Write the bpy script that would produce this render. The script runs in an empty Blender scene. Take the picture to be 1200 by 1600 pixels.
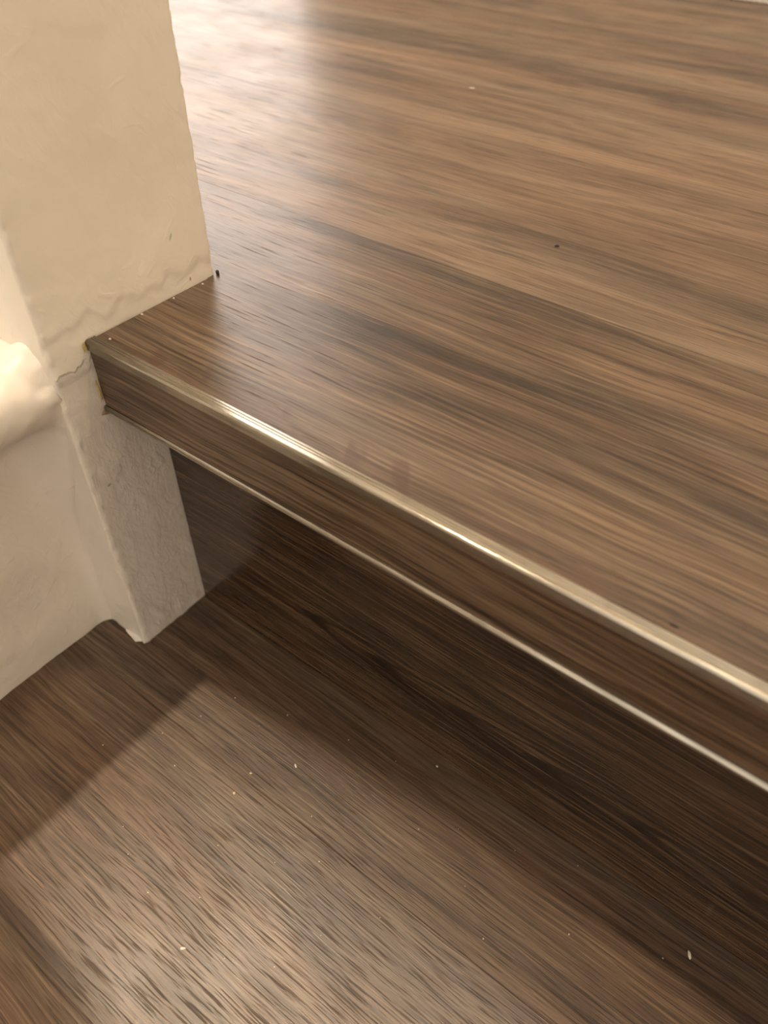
import bpy, bmesh, math, random
from mathutils import Vector, Matrix, noise

# ---------------------------------------------------------------- camera, world, lights, exposure
scene = bpy.context.scene
col = scene.collection
CAM = Vector((0.2574, -0.1411, 0.1667))
RT = Vector((0.7924, 0.6100, -0.0004))
DN = Vector((0.4242, -0.5515, -0.7182))
FW = Vector((-0.4383, 0.5690, -0.6958))
cd = bpy.data.cameras.new('camera')
cam = bpy.data.objects.new('camera', cd)
col.objects.link(cam)
m = Matrix((RT, -DN, -FW)).transposed().to_4x4()
m.translation = CAM
cam.matrix_world = m
cd.sensor_width = 36.0
cd.lens = 36.0 * 1225.5 / 1600
cd.clip_start = 0.01
cd.dof.use_dof = True
cd.dof.focus_distance = 0.33
cd.dof.aperture_fstop = 10.5
scene.camera = cam

world = bpy.data.worlds.new('world')
scene.world = world
world.use_nodes = True
wb = world.node_tree.nodes['Background']
wb.inputs['Color'].default_value = (1.0, 0.89, 0.755, 1)
wb.inputs['Strength'].default_value = 0.93

scene.view_settings.view_transform = 'Standard'
scene.view_settings.look = 'None'
scene.view_settings.gamma = 1.0
scene.view_settings.use_curve_mapping = False
scene.view_settings.exposure = 0.60


def spot_lamp(name, loc, energy, colour, radius):
    l = bpy.data.lights.new(name, 'POINT')
    l.energy = energy
    l.color = colour
    l.shadow_soft_size = radius
    o = bpy.data.objects.new(name, l)
    o.location = loc
    col.objects.link(o)
    return o


spot_lamp('ceiling_lamp_stairwell', (-0.615, -0.065, 2.32), 104, (1.0, 0.80, 0.58), 0.045)
spot_lamp('ceiling_lamp_lower_stairs', (-0.11, -0.90, 2.30), 20, (1.0, 0.82, 0.62), 0.035)
spot_lamp('ceiling_lamp_landing', (0.25, 0.52, 2.25), 40, (1.0, 0.80, 0.58), 0.10)

H = 0.18          # floor to tread
XR = 0.90         # stair width, to the right wall
OV = 0.0252       # nosing overhang
TN = 0.0312       # nosing thickness
PF, PB = -0.0176, 0.0697   # front and back faces of the partition wall
SW = -0.032       # face of the low side wall


# ---------------------------------------------------------------- node helpers
class NT:
    def __init__(self, tree):
        self.t = tree
        self.n = tree.nodes
        self.l = tree.links

    def put(self, sock, v):
        if v is None:
            return
        if isinstance(v, bpy.types.NodeSocket):
            self.l.new(v, sock)
        else:
            sock.default_value = v

    def math(self, op, a, b=None, c=None, clamp=False):
        n = self.n.new('ShaderNodeMath')
        n.operation = op
        n.use_clamp = clamp
        self.put(n.inputs[0], a)
        self.put(n.inputs[1], b)
        self.put(n.inputs[2], c)
        return n.outputs[0]

    def vec(self, x, y, z=0.0):
        n = self.n.new('ShaderNodeCombineXYZ')
        for i, v in enumerate((x, y, z)):
            self.put(n.inputs[i], v)
        return n.outputs[0]

    def noise(self, vec, detail=2.0, rough=0.5, scale=1.0, dist=0.0):
        n = self.n.new('ShaderNodeTexNoise')
        n.inputs['Scale'].default_value = scale
        n.inputs['Detail'].default_value = detail
        n.inputs['Roughness'].default_value = rough
        n.inputs['Distortion'].default_value = dist
        self.put(n.inputs['Vector'], vec)
        return n.outputs[0]

    def ramp(self, fac, stops, interp='LINEAR'):
        n = self.n.new('ShaderNodeValToRGB')
        n.color_ramp.interpolation = interp
        e = n.color_ramp.elements
        while len(e) < len(stops):
            e.new(0.5)
        for k, (p, c) in enumerate(stops):
            e[k].position = p
            e[k].color = (*c, 1) if len(c) == 3 else c
        self.put(n.inputs[0], fac)
        return n.outputs[0]

    def range(self, v, a, b, c=0.0, d=1.0, smooth=False):
        n = self.n.new('ShaderNodeMapRange')
        if smooth:
            n.interpolation_type = 'SMOOTHSTEP'
        self.put(n.inputs[0], v)
        for i, x in enumerate((a, b, c, d)):
            n.inputs[i + 1].default_value = x
        return n.outputs[0]

    def mix(self, fac, a, b, mode='MIX'):
        n = self.n.new('ShaderNodeMix')
        n.data_type = 'RGBA'
        n.blend_type = mode
        self.put(n.inputs[0], fac)
        for s, v in ((n.inputs[6], a), (n.inputs[7], b)):
            if not isinstance(v, bpy.types.NodeSocket) and len(v) == 3:
                v = (*v, 1)
            self.put(s, v)
        return n.outputs[2]

    def xyz(self):
        tc = self.n.new('ShaderNodeTexCoord')
        s = self.n.new('ShaderNodeSeparateXYZ')
        self.l.new(tc.outputs['Object'], s.inputs[0])
        return s.outputs[0], s.outputs[1], s.outputs[2], tc.outputs['Object']

    def white(self, w):
        n = self.n.new('ShaderNodeTexWhiteNoise')
        n.noise_dimensions = '1D'
        self.put(n.inputs['W'], w)
        return n.outputs[0]

    def bump(self, h, strength, dist, normal=None):
        n = self.n.new('ShaderNodeBump')
        n.inputs['Strength'].default_value = strength
        n.inputs['Distance'].default_value = dist
        self.put(n.inputs['Height'], h)
        if normal is not None:
            self.l.new(normal, n.inputs['Normal'])
        return n.outputs[0]


def new_mat(name):
    mt = bpy.data.materials.new(name)
    mt.use_nodes = True
    N = NT(mt.node_tree)
    return mt, N, N.n['Principled BSDF']


# ---------------------------------------------------------------- wood vinyl
def wood(name, axis_v='y', v0=0.0, width=0.142, planks=True, seed=0.0, joints=0.9, joint_off=0.0,
         tone=1.0, rough=0.32, flecks=False, figure=0.55, big=1.0, spec=0.5, pores=0.0, gain=1.0, red=1.0, blots=1.0, seamk=0.65, cath=None, pf=1.0):
    """walnut-look vinyl plank; u runs along x, v across (y or z)"""
    mt, N, B = new_mat(name)
    x, y, z, _ = N.xyz()
    M = N.math
    u = x
    v = y if axis_v == 'y' else z
    if planks:
        row = M('FLOOR', M('DIVIDE', M('SUBTRACT', v, v0), width))
        rv = N.white(M('ADD', row, seed + 3.37))
        ju = M('ADD', M('SUBTRACT', u, joint_off), M('MULTIPLY', rv, joints))
        colm = M('FLOOR', M('DIVIDE', ju, joints))
        pid = M('ADD', M('MULTIPLY', row, 7.13), M('MULTIPLY', colm, 3.71))
        r1 = N.white(M('ADD', pid, seed))
        r2 = N.white(M('ADD', pid, seed + 11.3))
        uo = M('ADD', u, M('MULTIPLY', r1, 9.0))
        vo = M('ADD', v, M('MULTIPLY', r2, 5.0))
        # distance to the seams
        fv = M('MULTIPLY', M('ABSOLUTE', M('SUBTRACT', M('FRACT', M('DIVIDE', M('SUBTRACT', v, v0), width)), 0.5)), 1.0)
        dv = M('MULTIPLY', M('SUBTRACT', 0.5, fv), width)
        fu = M('ABSOLUTE', M('SUBTRACT', M('FRACT', M('DIVIDE', ju, joints)), 0.5))
        du = M('MULTIPLY', M('SUBTRACT', 0.5, fu), joints)
        seam = N.range(M('MINIMUM', dv, du), 0.0002, 0.0007, 1.0, 0.0)
    else:
        uo = M('ADD', u, seed * 1.7)
        vo = M('ADD', v, seed * 0.9)
        r1 = r2 = seam = None
    # grain wanders slowly
    w1 = N.noise(N.vec(M('MULTIPLY', uo, 5.0), M('MULTIPLY', vo, 14.0)), 2)
    w2 = N.noise(N.vec(M('MULTIPLY', uo, 26.0), M('MULTIPLY', vo, 60.0), 4.0), 1)
    vw = M('ADD', vo, M('MULTIPLY', M('SUBTRACT', w1, 0.5), 0.011))
    vw = M('ADD', vw, M('MULTIPLY', M('SUBTRACT', w2, 0.5), 0.0016))
    fine = N.noise(N.vec(M('MULTIPLY', uo, 13.0), M('MULTIPLY', vw, 620.0), 1.0), 3, 0.6)
    finer = N.noise(N.vec(M('MULTIPLY', uo, 30.0), M('MULTIPLY', vw, 1500.0), 2.0), 2, 0.6)
    med = N.noise(N.vec(M('MULTIPLY', uo, 6.0), M('MULTIPLY', vw, 120.0), 3.0), 3, 0.55)
    broad = N.noise(N.vec(M('MULTIPLY', uo, 2.4), M('MULTIPLY', vw, 24.0), 5.0), 2, 0.5)
    hf = N.noise(N.vec(M('MULTIPLY', uo, 2.2), M('MULTIPLY', vw, 10.0), 6.0), 1, 0.4)
    rings = M('SINE', M('MULTIPLY', hf, 95.0))
    blot = N.range(N.noise(N.vec(M('MULTIPLY', uo, 11.0), M('MULTIPLY', vw, 55.0), 8.0), 2, 0.5), 0.60, 0.74, 0, 1, True)
    knot = N.range(N.noise(N.vec(M('MULTIPLY', uo, 4.5), M('MULTIPLY', vw, 26.0), 9.0), 1, 0.4), 0.62, 0.78, 0, 1, True)
    t = M('MULTIPLY', M('SUBTRACT', fine, 0.5), 1.05)
    t = M('ADD', t, M('MULTIPLY', M('SUBTRACT', finer, 0.5), 0.65))
    t = M('ADD', t, M('MULTIPLY', M('SUBTRACT', med, 0.5), 0.5))
    t = M('ADD', t, M('MULTIPLY', M('SUBTRACT', broad, 0.5), 0.6 * big))
    t = M('ADD', t, M('MULTIPLY', rings, 0.10 * figure))
    if cath:
        vv = M('ADD', M('SUBTRACT', v, cath[1]), M('MULTIPLY', M('SUBTRACT', w1, 0.5), 0.01))
        pp = M('SUBTRACT', M('SUBTRACT', u, cath[0]), M('MULTIPLY', M('MULTIPLY', vv, vv), 520.0))
        ring = M('SINE', M('MULTIPLY', pp, 2 * math.pi / 0.042))
        mk = M('MULTIPLY', N.range(pp, -0.012, 0.004), N.range(pp, 0.16, 0.45, 1.0, 0.0))
        t = M('SUBTRACT', t, M('MULTIPLY', M('MULTIPLY', N.range(ring, 0.2, 0.95), mk), 0.20))
    t = M('ADD', M('MULTIPLY', t, gain), 0.5)
    if r1 is not None:
        t = M('ADD', t, M('MULTIPLY', M('SUBTRACT', r1, 0.5), 0.14))
    t = M('SUBTRACT', t, M('MULTIPLY', blot, 0.14 * blots))
    t = M('SUBTRACT', t, M('MULTIPLY', knot, 0.17 * blots))
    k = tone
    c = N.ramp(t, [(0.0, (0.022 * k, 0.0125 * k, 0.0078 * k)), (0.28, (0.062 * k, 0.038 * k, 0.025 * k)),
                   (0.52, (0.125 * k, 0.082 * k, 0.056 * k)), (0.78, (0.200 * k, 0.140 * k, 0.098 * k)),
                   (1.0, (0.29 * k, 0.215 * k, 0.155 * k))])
    c = N.mix(1.0, c, (1.02, 0.5 + 0.5 * red, 0.93 * red), 'MULTIPLY')
    # hue drift between orange and grey brown
    hue = N.noise(N.vec(M('MULTIPLY', uo, 3.0), M('MULTIPLY', vw, 30.0), 12.0), 2)
    c = N.mix(N.range(hue, 0.40, 0.65, 0.0, 0.40), c, N.mix(1.0, c, (1.20, 0.96, 0.80), 'MULTIPLY'))
    c = N.mix(N.range(hue, 0.50, 0.36, 0.0, 0.32), c, N.mix(1.0, c, (0.88, 0.98, 1.06), 'MULTIPLY'))
    # dark pores, short dashes along the grain
    pore = N.range(N.noise(N.vec(M('MULTIPLY', uo, 34.0 * pf), M('MULTIPLY', vw, 900.0 * pf), 15.0), 2), 0.60 - pores, 0.70 - pores, 0, 1)
    c = N.mix(M('MULTIPLY', pore, 0.55), c, (0.022, 0.011, 0.006))
    pale = N.range(N.noise(N.vec(M('MULTIPLY', uo, 60.0), M('MULTIPLY', vw, 1500.0), 31.0), 1), 0.64, 0.72, 0, 1)
    c = N.mix(M('MULTIPLY', pale, 0.35), c, (0.27 * k, 0.20 * k, 0.13 * k))
    if flecks:
        a = N.noise(N.vec(M('MULTIPLY', M('ADD', u, M('MULTIPLY', M('POWER', M('ABSOLUTE', v), 1.0), 0.7)), 95.0), M('MULTIPLY', v, 40.0), 17.0), 1)
        g = N.range(v, 0.012, 0.026, 1.0, 0.0, True)
        fm = M('MULTIPLY', N.range(a, 0.60, 0.70, 0, 1, True), g)
        c = N.mix(M('MULTIPLY', fm, 0.55), c, (0.07, 0.033, 0.022))
    if seam is not None:
        c = N.mix(M('MULTIPLY', seam, seamk), c, (0.02, 0.011, 0.007))
    N.l.new(c, B.inputs['Base Color'])
    h = M('ADD', M('MULTIPLY', fine, 0.6), M('MULTIPLY', finer, 0.5))
    h = M('SUBTRACT', h, M('MULTIPLY', pore, 0.45))
    if seam is not None:
        h = M('SUBTRACT', h, M('MULTIPLY', seam, 1.6))
    N.l.new(N.bump(h, 0.5, 0.00022), B.inputs['Normal'])
    sm = N.noise(N.vec(M('MULTIPLY', x, 18.0), M('MULTIPLY', y, 18.0), 20.0), 3)
    N.l.new(M('ADD', N.range(sm, 0.3, 0.7, rough - 0.03, rough + 0.05), M('MULTIPLY', pore, 0.2)), B.inputs['Roughness'])
    B.inputs['Specular IOR Level'].default_value = spec
    return mt


# ---------------------------------------------------------------- painted plaster
def plaster(name, colour, lower=False, spots=False, rough=0.38, relief=1.0):
    mt, N, B = new_mat(name)
    x, y, z, P = N.xyz()
    M = N.math
    n1 = N.noise(P, 3, 0.5, 22.0)
    c = N.mix(N.range(n1, 0.35, 0.65), tuple(k * 0.96 for k in colour), tuple(min(1, k * 1.03) for k in colour))
    step = None
    if lower:
        # ragged lower edge of the newer cream coat, older greyer paint beneath it
        e = N.noise(N.vec(M('MULTIPLY', y, 95.0), M('MULTIPLY', z, 60.0), 1.5), 3, 0.6)
        zz = M('ADD', z, M('MULTIPLY', M('SUBTRACT', e, 0.5), 0.018))
        step = M('MAXIMUM', N.range(zz, -0.0105, -0.0090, 0.0, 1.0), N.range(x, -0.0012, -0.0004, 1.0, 0.0))
        m2 = N.mix(N.range(N.noise(P, 3, 0.6, 60.0), 0.35, 0.65), (0.69, 0.635, 0.59), (0.73, 0.68, 0.62))
        c = N.mix(step, m2, c)
    if spots:
        def spot(cy, cz, ry, rz, shear=0.0):
            a = M('DIVIDE', M('SUBTRACT', M('SUBTRACT', y, cy), M('MULTIPLY', M('SUBTRACT', z, cz), shear)), ry)
            b = M('DIVIDE', M('SUBTRACT', z, cz), rz)
            return N.range(M('ADD', M('MULTIPLY', a, a), M('MULTIPLY', b, b)), 0.5, 1.3, 1.0, 0.0, True)
        c = N.mix(M('MULTIPLY', spot(0.0499, 0.0246, 0.0007, 0.0014, 0.5), 0.75), c, (0.42, 0.47, 0.30))
        c = N.mix(M('MULTIPLY', spot(0.0560, 0.0035, 0.0005, 0.0009), 0.8), c, (0.36, 0.27, 0.12))
        c = N.mix(M('MULTIPLY', spot(-0.0090, -0.0700, 0.0011, 0.0006, 0.4), 0.6), c, (0.20, 0.17, 0.13))
        c = N.mix(M('MULTIPLY', spot(0.0215, -0.1745, 0.0016, 0.003), 0.35), c, (0.50, 0.24, 0.20))
    N.l.new(c, B.inputs['Base Color'])
    B.inputs['Roughness'].default_value = rough
    B.inputs['Specular IOR Level'].default_value = 0.5
    fine = N.noise(P, 4, 0.55, 260.0)
    # brush marks: stretched noise running diagonally down the wall
    br = N.noise(N.vec(M('MULTIPLY', x, 120.0), M('MULTIPLY', M('ADD', y, M('MULTIPLY', z, 0.5)), 170.0), M('MULTIPLY', z, 90.0)), 3, 0.5, 1.0, 0.6)
    ridge = N.range(N.noise(P, 2, 0.5, 85.0, 1.2), 0.62, 0.72, 0.0, 1.0, True)
    h = M('ADD', M('MULTIPLY', fine, 0.35), M('MULTIPLY', br, 0.9))
    h = M('ADD', h, M('MULTIPLY', ridge, 0.22))
    if step is not None:
        h = M('ADD', h, M('MULTIPLY', step, 0.8))
    if relief > 1:
        rg = N.range(N.noise(N.vec(M('MULTIPLY', x, 60.0), M('MULTIPLY', M('ADD', y, M('MULTIPLY', z, -0.7)), 150.0), M('MULTIPLY', M('ADD', z, y), 60.0)), 2, 0.5, 1.0, 1.0), 0.56, 0.72, 0.0, 1.0, True)
        h = M('MULTIPLY', M('ADD', h, M('MULTIPLY', rg, 0.25)), N.range(z, -0.05, -0.03, 1.1, 0.55))
    if lower:
        low = N.range(z, -0.012, -0.004, 1.0, 0.0)
        lump = N.noise(N.vec(M('MULTIPLY', x, 200.0), M('MULTIPLY', y, 260.0), M('MULTIPLY', z, 95.0)), 4, 0.6, 1.0, 0.8)
        rid2 = N.range(N.noise(P, 1, 0.5, 90.0, 1.6), 0.60, 0.74, 0.0, 1.0, True)
        h = M('ADD', M('MULTIPLY', h, N.range(z, 0.0, 0.03, 1.0, 0.5)), M('MULTIPLY', low, M('ADD', M('MULTIPLY', lump, 1.0), M('MULTIPLY', rid2, 0.38))))
    N.l.new(N.bump(h, 0.75, 0.00055), B.inputs['Normal'])
    return mt


def metal(name):
    mt, N, B = new_mat(name)
    x, y, z, P = N.xyz()
    M = N.math
    s = N.noise(N.vec(M('MULTIPLY', x, 45.0), M('MULTIPLY', y, 1900.0), M('MULTIPLY', z, 1900.0)), 3, 0.6)
    d = N.noise(P, 3, 0.6, 120.0)
    c = N.mix(N.range(s, 0.3, 0.7), (0.27, 0.24, 0.195), (0.58, 0.535, 0.45))
    c = N.mix(N.range(d, 0.55, 0.75, 0.0, 0.3), c, (0.20, 0.175, 0.14))
    # grime where the strip meets the wall
    g = N.range(M('ADD', x, M('MULTIPLY', d, 0.03)), 0.012, 0.085, 0.75, 0.0, True)
    c = N.mix(g, c, (0.125, 0.105, 0.082))
    N.l.new(c, B.inputs['Base Color'])
    B.inputs['Metallic'].default_value = 0.88
    B.inputs['Anisotropic'].default_value = 0.0
    N.l.new(N.range(d, 0.3, 0.7, 0.13, 0.20), B.inputs['Roughness'])
    N.l.new(N.bump(s, 0.35, 0.00008), B.inputs['Normal'])
    return mt


def plain(name, colour, rough=0.6, bump=0.0, scale=400.0, emit=None):
    mt, N, B = new_mat(name)
    x, y, z, P = N.xyz()
    n1 = N.noise(P, 3, 0.5, scale)
    N.l.new(N.mix(N.range(n1, 0.35, 0.65), tuple(k * 0.85 for k in colour), tuple(min(1, k * 1.1) for k in colour)), B.inputs['Base Color'])
    B.inputs['Roughness'].default_value = rough
    if bump:
        N.l.new(N.bump(n1, 0.5, bump), B.inputs['Normal'])
    if emit:
        B.inputs['Emission Color'].default_value = (*emit[0], 1)
        B.inputs['Emission Strength'].default_value = emit[1]
    return mt


# ---------------------------------------------------------------- mesh helpers
def mesh_obj(name, verts, faces, mat, parent=None, smooth=False):
    me = bpy.data.meshes.new(name)
    me.from_pydata([tuple(v) for v in verts], [], faces)
    me.update()
    bm = bmesh.new()
    bm.from_mesh(me)
    bmesh.ops.recalc_face_normals(bm, faces=bm.faces)
    bm.to_mesh(me)
    bm.free()
    if smooth:
        for p in me.polygons:
            p.use_smooth = True
    me.materials.append(mat)
    o = bpy.data.objects.new(name, me)
    col.objects.link(o)
    if parent is not None:
        o.parent = parent
        o.location = -parent.location
    return o


def extrude_x(name, prof, x0, x1, mat, parent=None, n=1, smooth=False):
    """closed profile of (y, z) points swept along x"""
    vs, fs = [], []
    k = len(prof)
    for i in range(n + 1):
        x = x0 + (x1 - x0) * i / n
        vs += [(x, a, b) for a, b in prof]
    for i in range(n):
        for j in range(k):
            j2 = (j + 1) % k
            fs.append((i * k + j, i * k + j2, (i + 1) * k + j2, (i + 1) * k + j))
    fs.append(tuple(range(k)))
    fs.append(tuple(range(n * k, n * k + k))[::-1])
    o = mesh_obj(name, vs, fs, mat, parent)
    if smooth:
        for p in o.data.polygons:
            p.use_smooth = len(p.vertices) == 4
    return o


def box(name, lo, hi, mat, parent=None, bevel=0.0):
    vs = [(x, y, z) for x in (lo[0], hi[0]) for y in (lo[1], hi[1]) for z in (lo[2], hi[2])]
    fs = [(0, 1, 3, 2), (4, 6, 7, 5), (0, 4, 5, 1), (2, 3, 7, 6), (0, 2, 6, 4), (1, 5, 7, 3)]
    o = mesh_obj(name, vs, fs, mat, parent)
    if bevel:
        b = o.modifiers.new('bevel', 'BEVEL')
        b.width = bevel
        b.segments = 2
    return o


def structure(o):
    o['kind'] = 'structure'
    return o


def thing(name, label, cat, loc):
    o = bpy.data.objects.new(name, None)
    o.empty_display_size = 0.02
    o.location = loc
    col.objects.link(o)
    o['label'] = label
    o['category'] = cat
    return o


def arc(cy, cz, r, a0, a1, n):
    return [(cy + r * math.cos(math.radians(a0 + (a1 - a0) * i / n)),
             cz + r * math.sin(math.radians(a0 + (a1 - a0) * i / n))) for i in range(n + 1)]


# ---------------------------------------------------------------- materials
M_UP = wood('wood_vinyl_landing', 'y', 0.139, 0.142, True, 2.0, 0.95, -0.154, 1.10, 0.37, big=1.9, blots=1.6, seamk=0.35, gain=0.85)  # toned above the tread: plank difference plus brighter light put into the colour
M_LOW = wood('wood_vinyl_lower_floor', 'y', -0.040, 0.107, True, 6.0, 1.25, 0.60, 0.80, 0.36, big=0.5, pores=0.05, blots=0.35, seamk=0.3, gain=1.1, pf=1.4)
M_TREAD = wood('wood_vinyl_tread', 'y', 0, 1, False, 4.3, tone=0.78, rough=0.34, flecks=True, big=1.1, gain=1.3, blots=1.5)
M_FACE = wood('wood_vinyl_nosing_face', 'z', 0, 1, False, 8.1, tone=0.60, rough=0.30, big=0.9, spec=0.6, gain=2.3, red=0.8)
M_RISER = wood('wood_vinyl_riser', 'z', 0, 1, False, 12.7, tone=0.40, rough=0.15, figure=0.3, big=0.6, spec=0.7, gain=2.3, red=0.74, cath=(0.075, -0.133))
CREAM = (0.80, 0.745, 0.66)
M_WALL = plaster('cream_painted_plaster', CREAM, lower=True, spots=True)
M_SIDE = plaster('cream_painted_side_plaster', (0.80, 0.745, 0.675), relief=2.0)
M_FAR = plaster('white_painted_plaster', (0.82, 0.78, 0.70))
M_METAL = metal('worn_champagne_metal')
M_CHIP = plain('dry_paint_chip', (0.75, 0.70, 0.60), 0.6)
M_CRUMB = plain('yellowish_crumb', (0.72, 0.56, 0.34), 0.6)
M_DARK = plain('dark_grit', (0.035, 0.027, 0.020), 0.7)
M_GLUE = plain('yellow_glue', (0.50, 0.39, 0.17), 0.45, 0.0006, 700.0)
M_CAULK = plain('brown_stained_caulk', (0.36, 0.27, 0.17), 0.6, 0.0005, 600.0)
M_FRAME = plain('white_gloss_frame', (0.80, 0.78, 0.74), 0.3)
M_GLOW = plain('added_glow_pane', (0.8, 0.8, 0.8), 0.3, emit=((1.0, 0.89, 0.81), 3.0))  # emission of the added, unseen panel that gives the landing its sheen

# ---------------------------------------------------------------- structure
structure(box('floor', (-0.14, -1.10, -H - 0.02), (XR, OV + 0.01, -H), M_LOW))
LV = [(-1.60, 0.0655), (0.0006, 0.0655), (0.0006, 0.139), (XR, 0.139), (XR, 3.0), (-1.60, 3.0), (-1.60, 0.139)]
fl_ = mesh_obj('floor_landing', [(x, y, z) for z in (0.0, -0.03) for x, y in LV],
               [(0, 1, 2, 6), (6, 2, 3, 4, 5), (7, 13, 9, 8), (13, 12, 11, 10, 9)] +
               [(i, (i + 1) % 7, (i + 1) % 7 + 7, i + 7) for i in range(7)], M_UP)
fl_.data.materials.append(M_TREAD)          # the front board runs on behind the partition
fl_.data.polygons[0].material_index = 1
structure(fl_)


def jitter(p, amp, sc, seed=0.0):
    q = Vector(p) * sc + Vector((seed, seed * 1.3, seed * 0.7))
    return noise.noise(q) * amp + noise.noise(q * 2.7) * amp * 0.45


def graded(a, b, fine_a, fine_b, step):
    """coordinates from a to b, fine between fine_a and fine_b"""
    out = [a]
    while out[-1] < b - 1e-9:
        c = out[-1]
        if fine_a <= c < fine_b:
            s = step
        else:
            d = (fine_a - c) if c < fine_a else (c - fine_b)
            s = step + max(d, 0) * 0.35
            if c < fine_a and c + s > fine_a:
                s = fine_a - c if fine_a - c > 1e-6 else step
        out.append(min(c + s, b))
    return out


# partition wall between stairwell and landing: plan profile swept upward
def partition():
    r1, r2 = 0.0022, 0.0016
    plan = []                                   # (x, y, nx, ny)
    for x in [-1.60, -1.2, -0.8, -0.5, -0.3, -0.2, -0.14, -0.11] + [-0.10 + 0.0012 * i for i in range(0, 82)]:
        if x < -r1:
            plan.append((x, PF, 0, -1))
    for i in range(6):
        a = math.radians(-90 + 90 * i / 5)
        plan.append((-r1 + r1 * math.cos(a), PF + r1 + r1 * math.sin(a), math.cos(a), math.sin(a)))
    ny = 66
    for i in range(1, ny):
        plan.append((0, PF + r1 + (PB - r2 - PF - r1) * i / ny, 1, 0))
    for i in range(5):
        a = math.radians(90 * i / 4)
        plan.append((-r2 + r2 * math.cos(a), PB - r2 + r2 * math.sin(a), math.cos(a), math.sin(a)))
    for x in (-0.01, -0.03, -0.1, -0.3, -0.6, -1.0, -1.60):
        plan.append((x, PB, 0, 1))
    zs = graded(-H, 2.35, -H, 0.16, 0.0014)
    vs, fs = [], []
    k = len(plan)
    for z in zs:
        for (x, y, nx, ny_) in plan:
            p = (x, y, z)
            d = 0.0
            if x > -0.2:
                d += jitter(p, 0.00035, 30, 3) + jitter(p, 0.00006, 210, 7)
                if abs(nx) > 0.05 and abs(ny_) > 0.05:
                    d += jitter(p, 0.0006, 240, 11)
                # flaked band right above tread, thicker coat above it
                if nx > 0.5 and 0.0 < z < 0.05:
                    e = 0.0075 + noise.noise(Vector((y * 120, 3, 5))) * 0.005
                    d += 0.00045 * min(1, max(0, (z - e) / 0.0012)) * max(0, 1 - z / 0.05)
                # the lower part, below the fresh coat, sits back a touch
                if nx > 0.5 and z < -0.008:
                    e = -0.013 - noise.noise(Vector((y * 90, 1, 8))) * 0.006
                    if z < e:
                        d -= 0.0004
                    d += max(0, noise.noise(Vector((y * 140 + z * 60, z * 55, 2))) - 0.2) * 0.0012
                # plaster spills a little at the foot
                if z < -H + 0.006:
                    d += (1 - (z + H) / 0.006) * 0.0006 * (0.5 + noise.noise(Vector((x * 300, y * 300, 4))))
            d = min(d, 0.0014)
            vs.append((x + nx * d, y + ny_ * d, z))
    for i in range(len(zs) - 1):
        for j in range(k - 1):
            a = i * k + j
            fs.append((a, a + 1, a + 1 + k, a + k))
        a = i * k
        fs.append((a + k - 1, a, a + k, a + 2 * k - 1))
    fs.append(tuple(range(k)))
    fs.append(tuple(range((len(zs) - 1) * k, len(zs) * k))[::-1])
    o = mesh_obj('wall_middle', vs, fs, M_WALL, smooth=True)
    return structure(o)


partition()


# low side wall with its rounded plaster ledge: (x, z) profile swept along y
def side_wall():
    prof = [(-0.135, -H - 0.001)]
    prof += [(-0.135, -0.10), (-0.135, -0.016), (-0.128, -0.008)]
    prof += [(-0.128 + 0.008 * i, -0.0072) for i in range(1, 11)]
    # bull-nosed edge
    cx, cz, rx, rz = -0.0170, -0.0185, 0.0155, 0.0160
    for i in range(0, 23):
        a = math.radians(125 - 190 * i / 22)
        prof.append((cx + rx * math.cos(a), cz + rz * math.sin(a)))
    # cove back into the wall face
    x1, z1 = prof[-1]
    for i in range(1, 13):
        t = i / 12
        prof.append((x1 + (SW - x1) * (1 - (1 - t) ** 1.6), z1 - 0.020 * t ** 1.15))
    zl = prof[-1][1]
    n = 75
    for i in range(1, n + 1):
        prof.append((SW, zl + (-H - 0.001 - zl) * i / n))
    ys = [PF + 0.0015, PF]
    y = PF
    while y > -0.19:
        y -= 0.0014
        ys.append(y)
    ys += [-0.22, -0.3, -0.45, -0.7, -1.10]
    vs, fs = [], []
    k = len(prof)
    for y in ys:
        d0 = max(0.0, PF - y)
        fl = max(0.0, 1 - d0 / 0.0075) ** 2.2 * 0.0035
        fu = max(0.0, 1 - d0 / 0.016) ** 2.0       # concave fillet towards the partition
        for j, (x, z) in enumerate(prof):
            X, Z = x, z
            if x > SW - 1e-6 and x < -0.003:
                X = x + fl * min(1, (-0.003 - x) / 0.029)
            if z < -0.022 and x > -0.034:
                wz = min(1.0, max(0.0, (z + 0.12) / 0.08))
                X = X + fu * (-0.003 - X) * (0.82 * wz * wz * (3 - 2 * wz))
            if j > 3 and z > -0.009:
                Z = z + 0.15 * fl + 0.0035 * fu
            if y > -0.2:
                p = (x, y, z)
                dd = jitter(p, 0.0009, 30, 21) + jitter(p, 0.0002, 190, 5)
                if z > -0.05:
                    dd += jitter((x, y, z), 0.0014, 55, 31)
                X += dd * (1 if z < 0 else 0.3)
                Z += dd * (1 if z > -0.03 else 0)
            vs.append((min(X, -0.0004), y, Z))
    for i in range(len(ys) - 1):
        for j in range(k):
            j2 = (j + 1) % k
            fs.append((i * k + j, i * k + j2, (i + 1) * k + j2, (i + 1) * k + j))
    fs.append(tuple(range(k)))
    fs.append(tuple(range((len(ys) - 1) * k, len(ys) * k))[::-1])
    return structure(mesh_obj('wall_left', vs, fs, M_SIDE, smooth=True))


side_wall()

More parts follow.
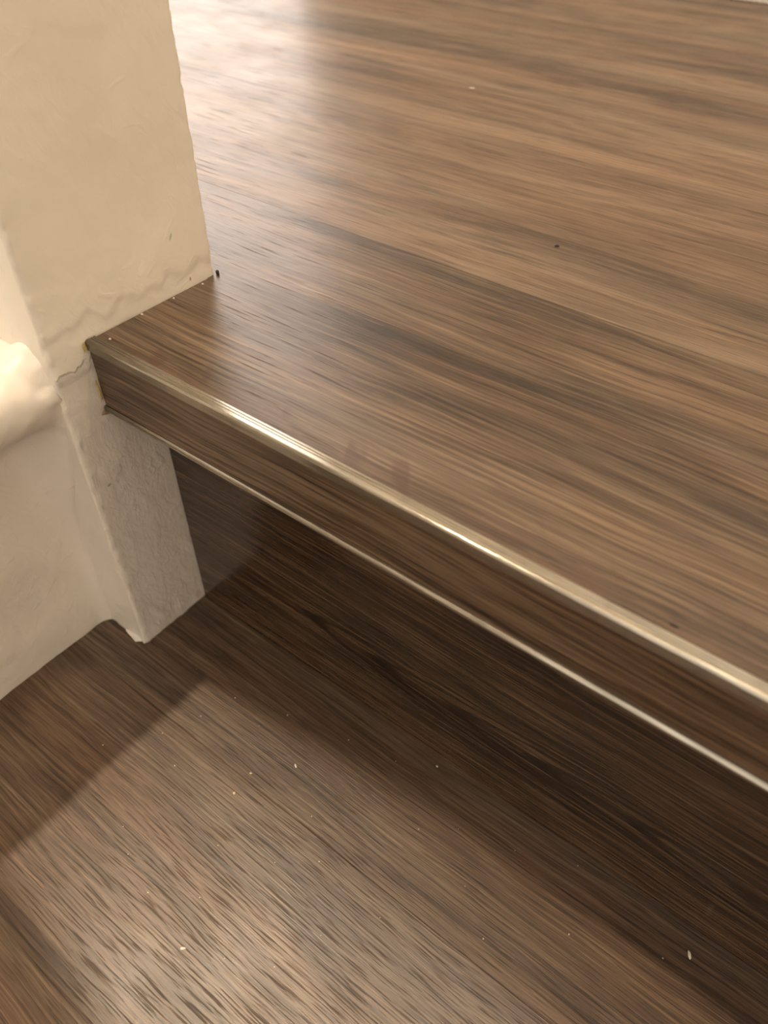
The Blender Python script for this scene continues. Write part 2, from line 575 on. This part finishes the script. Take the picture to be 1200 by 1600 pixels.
# unseen stub added on the ledge so its shadow bounds the light patch
structure(box('shadow_stub', (-0.134, -1.10, -0.02), (-0.026, -0.126, 2.35), M_SIDE))
structure(box('wall_back', (-0.56, 0.7445, -0.001), (XR + 0.1, 0.84, 2.35), M_FAR))
structure(box('baseboard_back', (-0.56, 0.738, 0.0), (XR, 0.7445, 0.07), M_FRAME, bevel=0.002))
structure(box('wall_right', (XR, -1.10, -H - 0.02), (XR + 0.1, 0.7445, 2.35), M_FAR))
structure(box('wall_panel_side', (-1.70, PB, -0.03), (-1.60, 3.0, 2.35), M_FAR))
w = structure(box('glow_panel', (-1.60, 0.62, 0.06), (-1.575, 1.92, 2.08), M_FRAME))  # frame of an unseen glowing panel, added to brighten the landing's reflection
box('glow_pane', (-1.575, 0.69, 0.13), (-1.570, 1.85, 2.01), M_GLOW, w)

# ---------------------------------------------------------------- the step
step = thing('stair_step', 'dark walnut look stair step with overhanging nosing and metal edge strips', 'stair step', (0.45, 0.05, -H))
X0 = 0.0006
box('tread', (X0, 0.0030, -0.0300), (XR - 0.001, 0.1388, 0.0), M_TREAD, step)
box('nosing_face', (X0, 0.0004, -TN), (XR - 0.001, 0.0040, -0.0030), M_FACE, step)
box('nosing_underside', (X0, 0.0010, -TN - 0.0012), (XR - 0.001, OV + 0.004, -0.0290), M_FACE, step)
box('riser', (X0, OV, -H + 0.0002), (XR - 0.001, OV + 0.012, -TN), M_RISER, step)
# upper strip: L-shaped with a rounded corner and two shallow grooves
r = 0.0011
pr = [(0.0048, -0.0004), (0.0048, 0.00035), (0.0044, 0.0007)]
pr += [(0.0036, 0.00075), (0.0034, 0.00050), (0.0031, 0.00075), (0.0024, 0.00078), (0.0022, 0.00052), (0.0019, 0.00078)]
pr += arc(r - 0.0006, 0.0008 - r, r, 90, 180, 7)
pr += [(-0.0006, -0.0034), (-0.0003, -0.0038), (0.0006, -0.0038), (0.0006, -0.0004)]
s1 = extrude_x('edge_strip', pr, X0, XR - 0.001, M_METAL, step, 1, True)
s1['label'] = 'broad worn metal strip on the top edge'
# lower bead
pr = [(0.0012, -TN + 0.0006)] + arc(0.0005, -TN - 0.0009, 0.0015, 110, 265, 9) + [(0.0012, -TN - 0.0024)]
s2 = extrude_x('edge_strip', pr, X0, XR - 0.001, M_METAL, step, 1, True)
s2['label'] = 'thin metal bead along the bottom of the nosing'
for s in (s1, s2):
    for p in s.data.polygons:
        p.use_smooth = False


# ---------------------------------------------------------------- small things
def blob(name, loc, size, mat, seed, label, cat, group=None, flat=0.5, rz=0.0, jag=0.35):
    bm = bmesh.new()
    bmesh.ops.create_icosphere(bm, subdivisions=2, radius=1.0)
    rnd = random.Random(seed)
    off = Vector((rnd.random() * 50, rnd.random() * 50, rnd.random() * 50))
    R = Matrix.Rotation(rz, 3, 'Z')
    for v in bm.verts:
        f = 1 + jag * noise.noise(v.co * 1.4 + off) * 1.6
        c = Vector((v.co.x * f * size[0], v.co.y * f * size[1], max(v.co.z, -0.6) * f * size[2]))
        v.co = R @ c
    lo = min(v.co.z for v in bm.verts)
    for v in bm.verts:
        v.co.z -= lo
    me = bpy.data.meshes.new(name)
    bm.to_mesh(me)
    bm.free()
    me.materials.append(mat)
    o = bpy.data.objects.new(name, me)
    o.location = loc
    col.objects.link(o)
    o['label'] = label
    o['category'] = cat
    if group:
        o['group'] = group
    return o


FZ = -H
blob('paint_chip', (0.2919, 0.0147, FZ), (0.0016, 0.0006, 0.0002), M_CHIP, 1, 'long whitish paint chip on the shaded floor close to the riser, lower right', 'paint chip', rz=-1.1)
blob('paint_chip', (0.1291, -0.1076, FZ), (0.0011, 0.0005, 0.0002), M_CHIP, 2, 'flat white paint chip in the brightly lit floor near the bottom edge', 'paint chip', rz=0.7)
blob('crumb', (0.0984, -0.0485, FZ), (0.0007, 0.0006, 0.0005), M_CRUMB, 3, 'larger yellowish crumb, lower of the two on the lit floor', 'crumb')
blob('crumb', (0.0976, -0.0368, FZ), (0.0007, 0.0005, 0.0005), M_CRUMB, 4, 'small pale yellow crumb just above the larger crumb on the lit floor', 'crumb', rz=0.4)
blob('paint_chip', (0.1117, -0.0210, FZ), (0.0011, 0.0004, 0.0002), M_CHIP, 5, 'thin pale flake lying at the soft edge of the nosing shadow', 'paint chip', rz=-0.6)
blob('paint_chip', (0.1652, 0.0198, FZ), (0.0006, 0.0004, 0.0003), M_CHIP, 6, 'tiny white chip on the dark floor beside the riser foot', 'paint chip')
blob('grit', (0.1074, 0.1867, 0.0), (0.0011, 0.0006, 0.0005), M_DARK, 7, 'tiny dark speck on the brown landing floor beyond the tread', 'grit', rz=0.9)
blob('grit', (0.2400, 0.0078, 0.0), (0.0012, 0.0004, 0.0003), M_DARK, 8, 'small black grit on the tread next to the metal strip', 'grit', rz=0.1)
blob('paint_chip', (-0.056, 0.3652, 0.0), (0.0022, 0.0009, 0.0003), M_CHIP, 9, 'small pale chip far back on the landing floor', 'paint chip', rz=0.2)
blob('grit', (-0.0010 + 0.0022, 0.0705, 0.0), (0.0009, 0.0007, 0.0012), M_DARK, 10, 'dark crumb at the foot of the wall corner on the tread', 'grit')
dots = [(0.0816, -0.0967), (0.2232, -0.0307), (0.1341, -0.0349), (0.066, -0.0560), (0.083, -0.0160), (0.1010, -0.1020),
        (0.1200, -0.0900), (0.1350, -0.0600), (0.1500, -0.0480), (0.1700, -0.0700), (0.1450, -0.1000), (0.0560, -0.0300),
        (0.0900, -0.0030), (0.1230, 0.0050), (0.1900, 0.0010), (0.2150, 0.0080), (0.2500, -0.0080), (0.0700, -0.0900),
        (0.1630, -0.0900), (0.1850, -0.0500), (0.2840, 0.0070), (0.0620, -0.0120), (0.1100, -0.0700), (0.2060, -0.0180),
        (0.1480, 0.0100), (0.0330, -0.0120), (0.0480, -0.0480), (0.0300, -0.0700), (0.2400, 0.0190), (0.1760, -0.0100)]
rnd = random.Random(5)
d0 = None
for i, (x, y) in enumerate(dots):
    if d0 is None:
        d0 = blob('dust_speck', (x, y, FZ), (0.00026, 0.0002, 0.00016), M_CHIP, 40,
                  'tiny pale dust speck scattered on the wood look lower floor', 'dust speck', 'dust specks on the lower floor')
        d0.rotation_euler[2] = 0.3
    else:
        o = d0.copy()
        col.objects.link(o)
        o.location = (x, y, FZ)
        s = rnd.uniform(0.6, 1.25)
        o.scale = (s, s, s)
        o.rotation_euler[2] = rnd.uniform(0, 6)
t0 = None
for i, (x, y) in enumerate([(0.0020, 0.0270), (0.0022, 0.0440), (0.0028, 0.0600), (0.0080, 0.0062)]):
    if t0 is None:
        t0 = blob('plaster_crumb', (x, y, 0.0), (0.0005, 0.0004, 0.0004), M_CHIP, 60,
                  'tiny white plaster crumb on the tread close to the wall', 'plaster crumb', 'plaster crumbs along the wall foot')
    else:
        o = t0.copy()
        col.objects.link(o)
        o.location = (x, y, 0.0008 if i == 3 else 0.0)

# yellow glue bead at the end of the nosing
blob('glue_residue', (0.0006, -0.0012, -0.0038), (0.0006, 0.0009, 0.0024), M_GLUE, 71,
     'yellow dab of old glue on the wall at the nosing corner', 'glue', jag=0.5)
blob('glue_residue', (0.0004, -0.0006, -0.0290), (0.0003, 0.0006, 0.0050), M_GLUE, 72,
     'thin yellowish glue smear down the end of the nosing face', 'glue', jag=0.6)
blob('caulk_smear', (0.0004, 0.0085, -0.0365), (0.0005, 0.0085, 0.0026), M_CAULK, 73,
     'brownish stained caulk on the wall just under the nosing', 'caulk', jag=0.6)
blob('plaster_lump', (-0.0085, PF - 0.0006, FZ), (0.0062, 0.0016, 0.0018), M_SIDE, 74,
     'rough cream plaster lump at the foot of the wall corner', 'plaster lump', jag=0.7)
